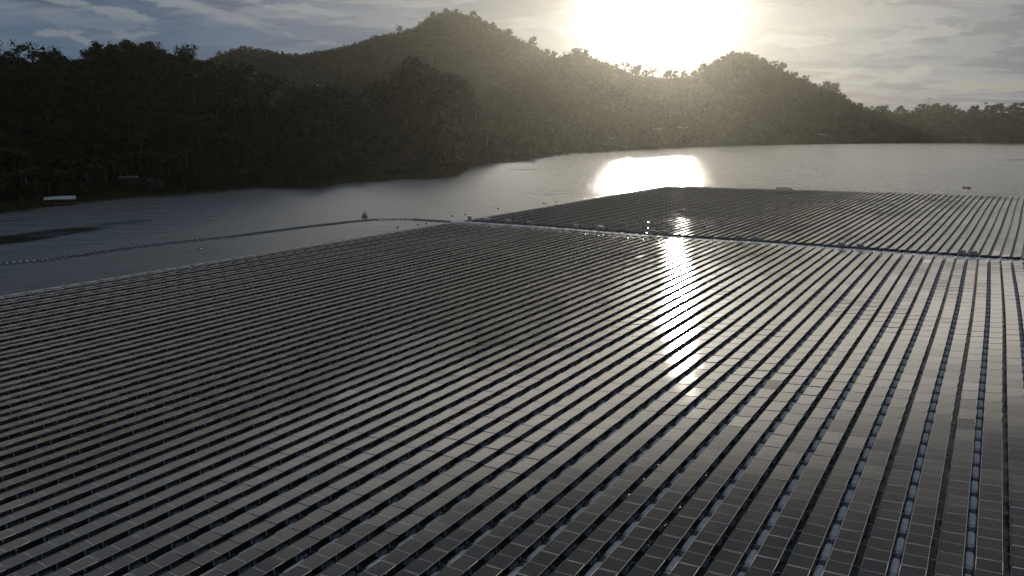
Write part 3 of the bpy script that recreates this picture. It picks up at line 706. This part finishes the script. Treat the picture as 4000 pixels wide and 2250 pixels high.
def area(x,y):
    u,v,zc=proj(x,y,.4)
    inside = 10<u<3990 and 0<v<2215
    return (1/zc**2) if inside else 0
panels.sort(key=lambda q:-area(q[0],q[1])); NI=300
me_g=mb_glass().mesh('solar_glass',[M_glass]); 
uvl=me_g.uv_layers.new(name='UVMap')
for i,c in enumerate([(0,0),(1,0),(1,1),(0,1)]): uvl.data[i].uv=c
me_f=mb_frame().mesh('panel_frame',[M_frame,M_back])
me_l={(sx,sy):mb_leg(sx,sy).mesh('mounting_leg',[M_leg]) for sx in (-1,1) for sy in (-1,1)}
me_s=mb_strut().mesh('tie_bar',[M_leg])
me_p=mb_pontoon().mesh('pontoon',[M_pont]); me_w=mb_walk().mesh('walkway_float',[M_walk]); me_k=mb_link().mesh('link_float',[M_pont])
# ordinals for the labels: rows counted from the right along the bottom edge, panels from the frame edge inwards
rows={}
for q in panels:
    u,v,zc=proj(q[0],q[1],.45)
    if 0<u<4000 and 0<v<2250 and q[8]==0: rows.setdefault(q[7],[]).append((q[9],q))
def ent(r): 
    s=sorted(rows[r],key=lambda z:z[0])[0][1]; return proj(s[0],s[1],.45)
order=sorted(rows,key=lambda r:-r); rn={r:i+1 for i,r in enumerate(order)}
num={}
for r in rows:
    for i,(s,q) in enumerate(sorted(rows[r],key=lambda z:z[0])): num[id(q)]=(rn[r],i+1)
def nth(n):
    if n<=20: return ORD[n-1]
    return '%d%s'%(n,'th' if 10<n%100<20 else {1:'st',2:'nd',3:'rd'}.get(n%10,'th'))
proto=empty('solar_panel'); 
link('cell_glass',me_g,proto); link('panel_frame',me_f,proto)
for key in me_l: link('mounting_leg',me_l[key],proto)
link('tie_bar',me_s,proto)
for i,q in enumerate(panels[:NI]):
    o=proto if i==0 else copy_tree(proto)
    o.matrix_world=mtx(*q[:7])
    r,n_=num.get(id(q),(0,i))
    tag(o,'dark solar panel, %s from the bottom edge in the %s row from the right'%(nth(n_),nth(r)),'solar panel','solar panels in the nearest floating rows')
# all the others, one object
def m2(parts_):
    V=[];F=[];M=[]
    for mb,mi in parts_:
        b0=len(V); V+=mb.v; F+=[tuple(b0+i for i in f) for f in mb.f]; M+=[ (mi[m] if isinstance(mi,dict) else mi) for m in mb.m]
    return np.array(V),F,M
plist=[(mb_glass(),0),(mb_frame(),{0:1,1:3}),(mb_strut(),2)]+[(mb_leg(sx,sy),2) for sx in (-1,1) for sy in (-1,1)]
V,F,M=m2(plist)
Ms=np.array([np.array(mtx(*q[:7])) for q in panels[NI:]])
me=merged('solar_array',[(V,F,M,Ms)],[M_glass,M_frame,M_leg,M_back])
uvl=me.uv_layers.new(name='UVMap'); nl=sum(len(f) for f in F); uva=np.zeros((len(me.loops),2),np.float32)
for c_,uvv in enumerate([(0,0),(1,0),(1,1),(0,1)]): uva[c_::nl]=uvv
uvl.data.foreach_set('uv',uva.ravel())
tag(link('solar_array',me),'thousands of further tilted solar panels in long curving rows','solar panels',kind='stuff')
# floats
def split(lst, n, me_, name, lab, cat, group, restname, restlab, mbp, mt):
    lst.sort(key=lambda q:-area(q[0],q[1])*(1 if abs(1)>0 else 1))
    for q in lst[:n]:
        o=link(name,me_); o.matrix_world=mtx(q[0],q[1],q[2],q[3]); tag(o,lab,cat,group)
    V,F,M=mbp.arr(); Ms=np.array([np.array(mtx(q[0],q[1],q[2],q[3])) for q in lst[n:]])
    tag(link(restname,merged(restname,[(V,F,M,Ms)],[mt],False)),restlab,cat,kind='stuff')
split(pont,300,me_p,'pontoon','blue grey plastic pontoon carrying a solar panel in the nearest rows','pontoon','pontoons under the nearest solar panels','pontoon_field','pontoons under the more distant solar panels',mb_pontoon(),M_pont)
split(walk,300,me_w,'walkway_float','pale dimpled walkway float between two rows of nearest panels','float','walkway floats between the nearest rows','walkway_field','narrow pale walkways between the distant panel rows',mb_walk(),M_walk)
split(links,300,me_k,'link_float','small dark blue grey link float joining two walkway floats','float','link floats in the nearest walkways','link_float_field','link floats of the more distant walkways',mb_link(),M_pont)
for q in cross:
    o=link('cross_walkway_float',me_w); o.matrix_world=mtx(q[0],q[1],q[2]+rnd.uniform(-.03,.04),q[3],R(rnd.gauss(0,4)),R(rnd.gauss(0,1.5)),R(rnd.gauss(0,2))); tag(o,'pale float of the walkway that crosses all the panel rows','float','floats of the cross walkway')
# edge walkway along the western side of the array
edge=[]
for blk,(s0,s1) in ((0,(-1,-125)),(1,(2.5,118))):
    for j,(p,a,s) in enumerate(row_curve(C0t,1.0,s0,s1,1.62)):
        if blk==1 and j%3==1 and False: continue
        w=p+dirv(a+PI/2)*(-.75)
        if pvis(*w): edge.append((w[0],w[1],0,a))
for q in edge:
    o=link('edge_float',me_w); o.matrix_world=mtx(*q); tag(o,'pale float of the narrow walkway edging the array on the water side','float','floats along the left edge of the array')

# ------------------------------------------------------------------ the boom of floats
bp=[(-420,1058),(-200,1048),(8,1032),(136,1021),(272,1004),(361,990),(493,971),(621,955),(757,940),(893,926),(986,914),(1087,901),(1200,886),(1312,874),(1362,868),(1440,861),(1486,858),(1517,857),(1561,857),(1610,858),(1673,862),(1735,866),(1772,868)]
bw=np.array([G(*p) for p in bp]); bl=np.concatenate([[0],np.cumsum(np.hypot(*(bw[1:]-bw[:-1]).T))])
mb=MB()
prof=[(-1.15,.05,.10),(-1.05,.13,.16),(-.85,.19,.22),(-.3,.20,.24),(.3,.20,.24),(.85,.19,.22),(1.05,.13,.16),(1.15,.05,.10)]
vs=[]
for x,w,h_ in prof: vs+=[(x,-w,-.12),(x,-w,h_*.6),(x,-w*.55,h_),(x,w*.55,h_),(x,w,h_*.6),(x,w,-.12)]
fs=[(i*6+k,i*6+(k+1)%6,i*6+6+(k+1)%6,i*6+6+k) for i in range(7) for k in range(6)]+[(5,4,3,2,1,0),(42,43,44,45,46,47)]
mb.add(vs,fs)
for x in (-.7,.7): mb.box((x,.42,.16),(.07,.45,.06))
mb.tube([(.95,0,.15),(.95,0,.42)],[.035,.03],6)
me_b=mb.mesh('boom_float',[M_boom],False)
s=0.4;cnt_=0
while s<bl[-1]-.3:
    x,y=np.interp(s,bl,bw[:,0]),np.interp(s,bl,bw[:,1]); x2,y2=np.interp(s+.6,bl,bw[:,0]),np.interp(s+.6,bl,bw[:,1])
    a=math.atan2(x2-x,y2-y)
    if a!=0 and proj(x,y,0)[0]>-60:
        o=link('boom_float',me_b); o.location=(x,y,.01+.03*rnd.random()); o.rotation_euler=(R(rnd.gauss(0,1.5)),R(rnd.gauss(0,1.5)),-a+R(rnd.gauss(0,4))); tag(o,'canoe shaped grey float in the curved chain across the open water','float','floats of the curved chain on the left water'); cnt_+=1
    s+=.92
print('boom',cnt_)

# ------------------------------------------------------------------ cabinets on the cross walkway
def cabinet(px,py,rz,lab,style=0,sc=1.0):
    w=G(px,py); e=empty('inverter_cabinet',(w[0],w[1],.2),rz,sc); tag(e,lab,'cabinet','electrical cabinets on the cross walkway')
    m=MB()
    m.box((0,0,.86),(1.25,.38,.62),0,None,1,.03); m.build('cabinet_body',[M_grey],e)
    f=MB()
    for x in (-.68,.68): f.box((x,0,.95),(.06,.5,.66),0); 
    f.box((0,-.02,1.29),(1.42,.62,.05),0,Matrix.Rotation(R(6),3,'X')); f.build('sun_shield',[M_white if px==1903 or px==2346 else M_grey],e)
    for x in (-.5,.5):
        l=MB(); l.box((x,-.1,.27),(.05,.05,.56)); l.box((x,.12,.27),(.05,.05,.56)); l.box((x,0,.02),(.08,.5,.04)); l.build('stand',[M_leg],e)
    d=MB()
    for x in (-.3,.3): d.box((x,-.2,.86),(.5,.02,.46),0,None,1,.008)
    d.build('cabinet_door',[M_grey],e)
    c=MB()
    for x in (-.25,0,.25): c.tube([(x,0,.56),(x*.8,.04,.3),(x*.6,.1,.04)],[.025]*3,5)
    c.build('cable',[M_dark],e); return e
AZC=-(R(27))
w=G(1835,868); e=empty('control_booth',(w[0],w[1],.2),AZC); tag(e,'upright booth with white roof and white corner post at the walkway end','booth','')
if 'group' in e: del e['group']
m=MB(); m.box((0,0,.62),(.72,.55,1.15),0,None,1,.02); m.build('booth_body',[M_grey],e)
m=MB(); m.box((0,0,1.26),(1.05,.85,.07),0,Matrix.Rotation(R(4),3,'Y'),1,.02); m.build('booth_roof',[M_white],e)
m=MB(); m.box((.42,-.31,.62),(.10,.05,1.2)); m.build('corner_post',[M_white],e)
m=MB(); m.box((-.02,-.285,.62),(.56,.03,.95),0,None,1,.01); d=m.build('booth_door',[M_grey],e)
m=MB(); m.box((.18,-.31,.62),(.03,.02,.14)); m.build('handle',[M_dark],d)
cab=[(1903,874,'low cabinet with white frame just right of the white roofed booth'),(1985,882,'first grey cabinet left of centre on the cross walkway'),(2066,888,'second grey cabinet from the white framed one'),(2249,900,'dark small cabinet standing alone before the white edged one'),(2346,907,'cabinet with bright white edge left of the sun glint'),
 (2546,924,'left cabinet of the pair beside the glittering fittings'),(2599,927,'right cabinet of the pair at the top of the sun glint'),(2885,945,'left one of two pale roofed cabinets right of the sun glint'),(2951,949,'right one of two pale roofed cabinets right of the sun glint'),(3285,976,'left cabinet of the pair in the middle of the right half'),(3357,981,'right cabinet of the pair in the middle of the right half'),(3753,1007,'left cabinet of the pair near the right edge'),(3798,1010,'right cabinet of the pair nearest the right edge')]
for i,(px,py,lab) in enumerate(cab): cabinet(px,py,AZC+R(rnd.uniform(-6,6)),lab,0,.82+.1*rnd.random())
# weather mast beside the cabinets in the glint
w=G(2530,926); e=empty('weather_mast',(w[0],w[1],.2)); tag(e,'thin metal mast with bright fittings rising at the top of the sun glint','mast')
M_shiny=mat('polished_steel',(.7,.7,.68),.25,.9)
m=MB(); m.tube([(0,0,0),(0,0,3.0)],[.035,.025],8); m.build('pole',[M_steel],e)
for z in (1.6,2.75):
    m=MB(); m.box((0,0,z),(.30,.16,.22),0,None,1,.03); m.build('instrument_box',[M_shiny],e)
m=MB(); m.box((-.25,0,.45),(.22,.2,.5),0,None,1,.03); m.build('logger_box',[M_shiny],e)
m=MB(); m.box((0,0,.03),(.5,.5,.05)); m.build('base_plate',[M_steel],e)
# little posts and junction boxes along the cross walkway
mbj=MB(); mbj.box((0,0,.14),(.16,.12,.26),0,None,1,.02); mbj.tube([(0,0,.25),(0,0,.42)],[.02,.02],5); me_j=mbj.mesh('junction_box',[M_pont])
t=C0t+1.2;i=0
while t<C0t+DP*36:
    p=C(t); q=C(t+.2); a=math.atan2(*(q-p)); n=dirv(a+PI/2); w=p+n*rnd.choice((-.45,1.25,.3))
    if pvis(*w):
        o=link('junction_box',me_j); o.location=(w[0],w[1],.24); o.rotation_euler=(0,0,-a); tag(o,'small grey junction box with a stub post on the cross walkway','junction box','junction boxes on the cross walkway')
    t+=rnd.uniform(2.0,4.6)

# ------------------------------------------------------------------ buoys, rafts
def buoy(px,py,r,m_,lab,grp):
    w=G(px,py); mb=MB(); n=10; vs=[]
    for i in range(7):
        ph=PI*i/6
        for k in range(n): t=2*PI*k/n; vs.append((math.sin(ph)*math.cos(t)*r,math.sin(ph)*math.sin(t)*r,.3*r+math.cos(ph)*r*.85))
    mb.add(vs,[(i*n+k,i*n+(k+1)%n,(i+1)*n+(k+1)%n,(i+1)*n+k) for i in range(6) for k in range(n)]); mb.tube([(0,0,r),(0,0,r*1.35)],[r*.16,r*.16],6)
    o=mb.build('buoy',m_,None,True); o.location=(w[0],w[1],0); tag(o,lab,'buoy',grp)
for px,py,lab in [(1633,878,'small dark buoy in the wedge of water inside the float chain, upper left'),(1665,875,'small dark buoy in the wedge nearest the float chain'),(1554,890,'small dark buoy in the wedge farthest left'),(1664,888,'small dark buoy in the wedge nearest the panels'),
   (1765,845,'small dark buoy behind the float chain, left of the booth'),(1818,839,'small dark buoy just above the white roofed booth'),(1946,816,'small dark buoy alone on the grey water right of the booth'),(2123,795,'left one of two small buoys close together'),(2131,795,'right one of two small buoys close together'),(2172,790,'small dark buoy right of the close pair')]:
    buoy(px,py,.26,M_dark,lab,'small dark buoys on open water')
for px,py,lab in [(780,974,'small orange buoy on open water between chain and panels'),(398,1101,'right orange buoy at the left edge of the panels'),(330,1114,'left orange buoy at the left edge of the panels')]:
    buoy(px,py,.24,M_orange,lab,'orange buoys')
w=G(1425,849); e=empty('marker_buoy',(w[0],w[1],0)); tag(e,'round marker buoy with a short post above the bend of the float chain','buoy')
mb=MB(); n=12; pr=[(.0,-.3),(.55,-.25),(.72,.1),(.68,.5),(.45,.9),(.2,1.05)]
vs=[(r*math.cos(2*PI*k/n),r*math.sin(2*PI*k/n),z) for r,z in pr for k in range(n)]
mb.add(vs,[(i*n+k,i*n+(k+1)%n,(i+1)*n+(k+1)%n,(i+1)*n+k) for i in range(5) for k in range(n)]+[tuple(range(60,72))]); mb.build('float_body',M_grey,e,True)
mb=MB(); mb.tube([(0,0,1.0),(0,0,1.9)],[.06,.05],8); mb.build('post',M_steel,e)
mb=MB(); mb.box((0,0,1.95),(.2,.2,.2),0,None,.8,.03); mb.build('lamp',M_white,e)
mb=MB(); mb.tube([(.5,0,.6),(.62,0,1.25),(.3,0,1.5),(0,0,1.4)],[.03]*4,6); mb.build('handrail',M_steel,e)
def raft(px0,px1,py,dep,lab,posts=True):
    w0,w1=G(px0,py),G(px1,py); c=(w0+w1)/2; Lr=np.hypot(*(w1-w0)); a=math.atan2(w1[1]-w0[1],w1[0]-w0[0])
    e=empty('raft',(c[0],c[1],0),a); tag(e,lab,'raft','fish rafts on the far water')
    m=MB(); 
    for k in range(int(Lr/1.2)+1): m.box((-Lr/2+k*1.2,0,.30),(.16,dep,.10))
    for y in (-dep/2,0,dep/2): m.box((0,y,.38),(Lr,.16,.08))
    m.build('deck_frame',[M_wood],e); m=MB()
    for k in range(int(Lr/3)+1):
        for y in (-dep/2,dep/2): m.tube([(-Lr/2+k*3,y,0),(-Lr/2+k*3+.9,y,0)],[.28,.28],8)
    m.build('drum_floats',[M_dark],e)
raft(2580,2682,582,6,'long low dark raft off the far shore beneath the sun')
raft(3040,3086,738,4,'short dark raft just beyond the far corner of the panels')
raft(3770,3796,736,2.5,'tiny dark raft on the water near the right edge')

# ------------------------------------------------------------------ huts and roofs
def hut(name,px,py,Lr,Wr,hr,rm,lab,grp,hill=near,off=8,openw=True,rz=None,slope=.22):
    w=G(px,py) if py>560 else None
    a,te=az_el(px,py)
    if te>-.0001 or w is None or off is None:
        d0,d1,h1=hill.cols(a); r=d0+2
        while r<d1 and hill.h(a,r) < H+te*r-hr*.0: r+=1
        r-=2
    else: r=min(math.hypot(*w),1e9)
    x,y=math.sin(a)*r,math.cos(a)*r; z=max(hill.h(a,r),.1)
    e=empty(name,(x,y,z),-a if rz is None else rz); tag(e,lab,'hut',grp)
    zb=-.8
    m=MB()
    n=int(Lr/.35); zr=hr+Wr*.5*slope
    for sgn in (-1,1):
        vs=[];fs=[]
        for i in range(n+1):
            x_=-Lr/2+Lr*i/n; dz=.03*(i%2)
            vs+=[(x_,0,zr+dz),(x_,sgn*(Wr/2+.3),hr-.06+dz)]
        for i in range(n): fs.append((2*i,2*i+1,2*i+3,2*i+2))
        m.add(vs,fs)
    m.box((0,0,zr-.02),(Lr,.22,.06)); m.build('roof',[rm],e)
    if openw:
        for x_ in (-Lr/2+.3,0,Lr/2-.3):
            for y_ in (-Wr/2+.1,Wr/2-.1):
                m=MB(); m.box((x_,y_,(hr+zb)/2),(.14,.14,hr-zb)); m.build('post',[M_wood],e)
        m=MB(); m.box((0,0,.35),(Lr-.3,Wr-.2,.14)); m.build('floor_deck',[M_wood],e)
    else:
        m=MB(); m.box((0,0,(hr+zb)/2-.1),(Lr-.5,Wr-.3,hr-zb-.2)); m.build('wall',[M_wall],e)
        m=MB(); m.box((Lr*.2,-Wr/2+.13,.95),(.9,.06,1.9)); d=m.build('door',[M_wood],e)
        m=MB(); m.box((-Lr*.2,-Wr/2+.13,1.4),(1.0,.06,.8)); m.build('window',[M_dark],e)
    return e
# white sheet roof over a landing at the left water edge
w=G(238,800); e=empty('landing_shelter',(w[0],w[1],0),R(30),.82); tag(e,'long white sheet roof over a low landing at the left water edge','shelter')
m=MB(); n=24; vs=[];fs=[]; Lr=9.2
for i in range(n+1):
    x_=-Lr/2+Lr*i/n; vs+=[(x_,-1.5,1.95+.05*(i%2)+.10*math.cos(x_*.5+1)),(x_,1.3,2.75+.05*(i%2)+.08*math.cos(x_*.5))]
for i in range(n): fs.append((2*i,2*i+2,2*i+3,2*i+1))
m.add(vs,fs); ro=m.build('roof',[M_shel],e); ro.modifiers.new('thick','SOLIDIFY').thickness=.04
for x_ in (-4.2,-1.4,1.4,4.2):
    for y_,h_ in ((-1.2,1.95),(1.1,2.55)):
        m=MB(); m.box((x_,y_,(h_+.1)/2-.3),(.12,.12,h_+.7)); m.build('post',[M_wood],e)
m=MB(); m.box((0,0,.45),(9,2.6,.12)); m.build('floor_deck',[M_wood],e)
hut('hillside_hut',372,704,6,4,1.7,M_roof,'low hut with broken pale roof among the banana plants','huts on the left bank',near,None,False)
hut('hillside_hut',505,706,5.5,4,1.7,M_roof,'second pale roofed hut half hidden behind banana plants','huts on the left bank',near,None,False)
hut('hillside_hut',612,711,5.5,4,1.7,M_rust,'hut with rust brown roof right of the banana plants','huts on the left bank',near,None,False)
hut('lakeside_hut',2095,603,9,6,3.0,M_rust,'hut with brown roof at the tip of the left shore','huts on the far shore',near,None,False)
hut('lakeside_hut',2072,600,5,4,3.2,M_roof,'small pale awning beside the brown roofed hut','huts on the far shore',near,None,True)
hut('lakeside_hut',2396,556,7,5,3,M_roof,'small pale roofed house on the far shore, leftmost of four','huts on the far shore',farh,None,False)
hut('lakeside_hut',2568,517,9,6,3,M_roof,'pale roofed house on the mountain foot under the sun','huts on the far shore',farh,None,False)
hut('lakeside_hut',2665,510,10,6,3,M_roof,'brightest pale roofed house on the mountain foot','huts on the far shore',farh,None,False)
hut('lakeside_hut',3215,536,9,6,3,M_roof,'pale roofed house low on the shore under the right slope','huts on the far shore',farh,None,False)

# pylon behind the low wood at right
a,te=az_el(3630,381); r=1080; top=H+te*r; e=empty('power_pylon',(math.sin(a)*r,math.cos(a)*r,top-34),-a); tag(e,'thin lattice power pylon behind the low wood at right','pylon')
m=MB()
def lv(z): return 3.2*(1-z/34)+.35
for sx in (-1,1):
    for sy in (-1,1): m.tube([(sx*lv(0),sy*lv(0),-8),(sx*lv(34),sy*lv(34),34)],[.13,.09],4)
for i in range(11):
    z0,z1=i*3.1,(i+1)*3.1; w0,w1=lv(z0),lv(z1)
    for s_ in (-1,1):
        m.tube([(-w0,s_*w0,z0),(w1,s_*w1,z1)],[.07,.07],4); m.tube([(w0,s_*w0,z0),(-w1,s_*w1,z1)],[.07,.07],4); m.tube([(s_*w0,-w0,z0),(s_*w1,w1,z1)],[.07,.07],4)
m.build('lattice_tower',[M_steel],e)
for z in (22,27,32):
    m=MB(); m.tube([(-4.5,0,z),(4.5,0,z)],[.14,.14],4); m.tube([(-4.5,0,z),(0,0,z+1.3),(4.5,0,z)],[.08]*3,4); m.build('cross_arm',[M_steel],e)

# ------------------------------------------------------------------ haze
b=MB(); b.box((0,580,112.0),(2260,1920,234)); o=b.build('haze',None or M_dark)
hm=bpy.data.materials.new('haze_air'); hm.use_nodes=True; nt=hm.node_tree; nt.nodes.clear(); out=nt.nodes.new('ShaderNodeOutputMaterial'); pv=nt.nodes.new('ShaderNodeVolumePrincipled')
pv.inputs['Color'].default_value=(.93,.92,.80,1); pv.inputs['Density'].default_value=.000047; pv.inputs['Anisotropy'].default_value=.79
nt.links.new(pv.outputs[0],out.inputs['Volume']); o.data.materials.clear(); o.data.materials.append(hm); tag(o,'thin evening haze glowing round the low sun','haze',kind='stuff')

# ------------------------------------------------------------------ render settings
S.view_settings.view_transform='Standard'; S.view_settings.look='None'; S.view_settings.exposure=0; S.view_settings.gamma=1
S.render.engine='CYCLES'; S.cycles.max_bounces=5; S.cycles.diffuse_bounces=2; S.cycles.glossy_bounces=3; S.cycles.transmission_bounces=2; S.cycles.volume_bounces=0
S.cycles.use_denoising=True; S.cycles.sample_clamp_indirect=6
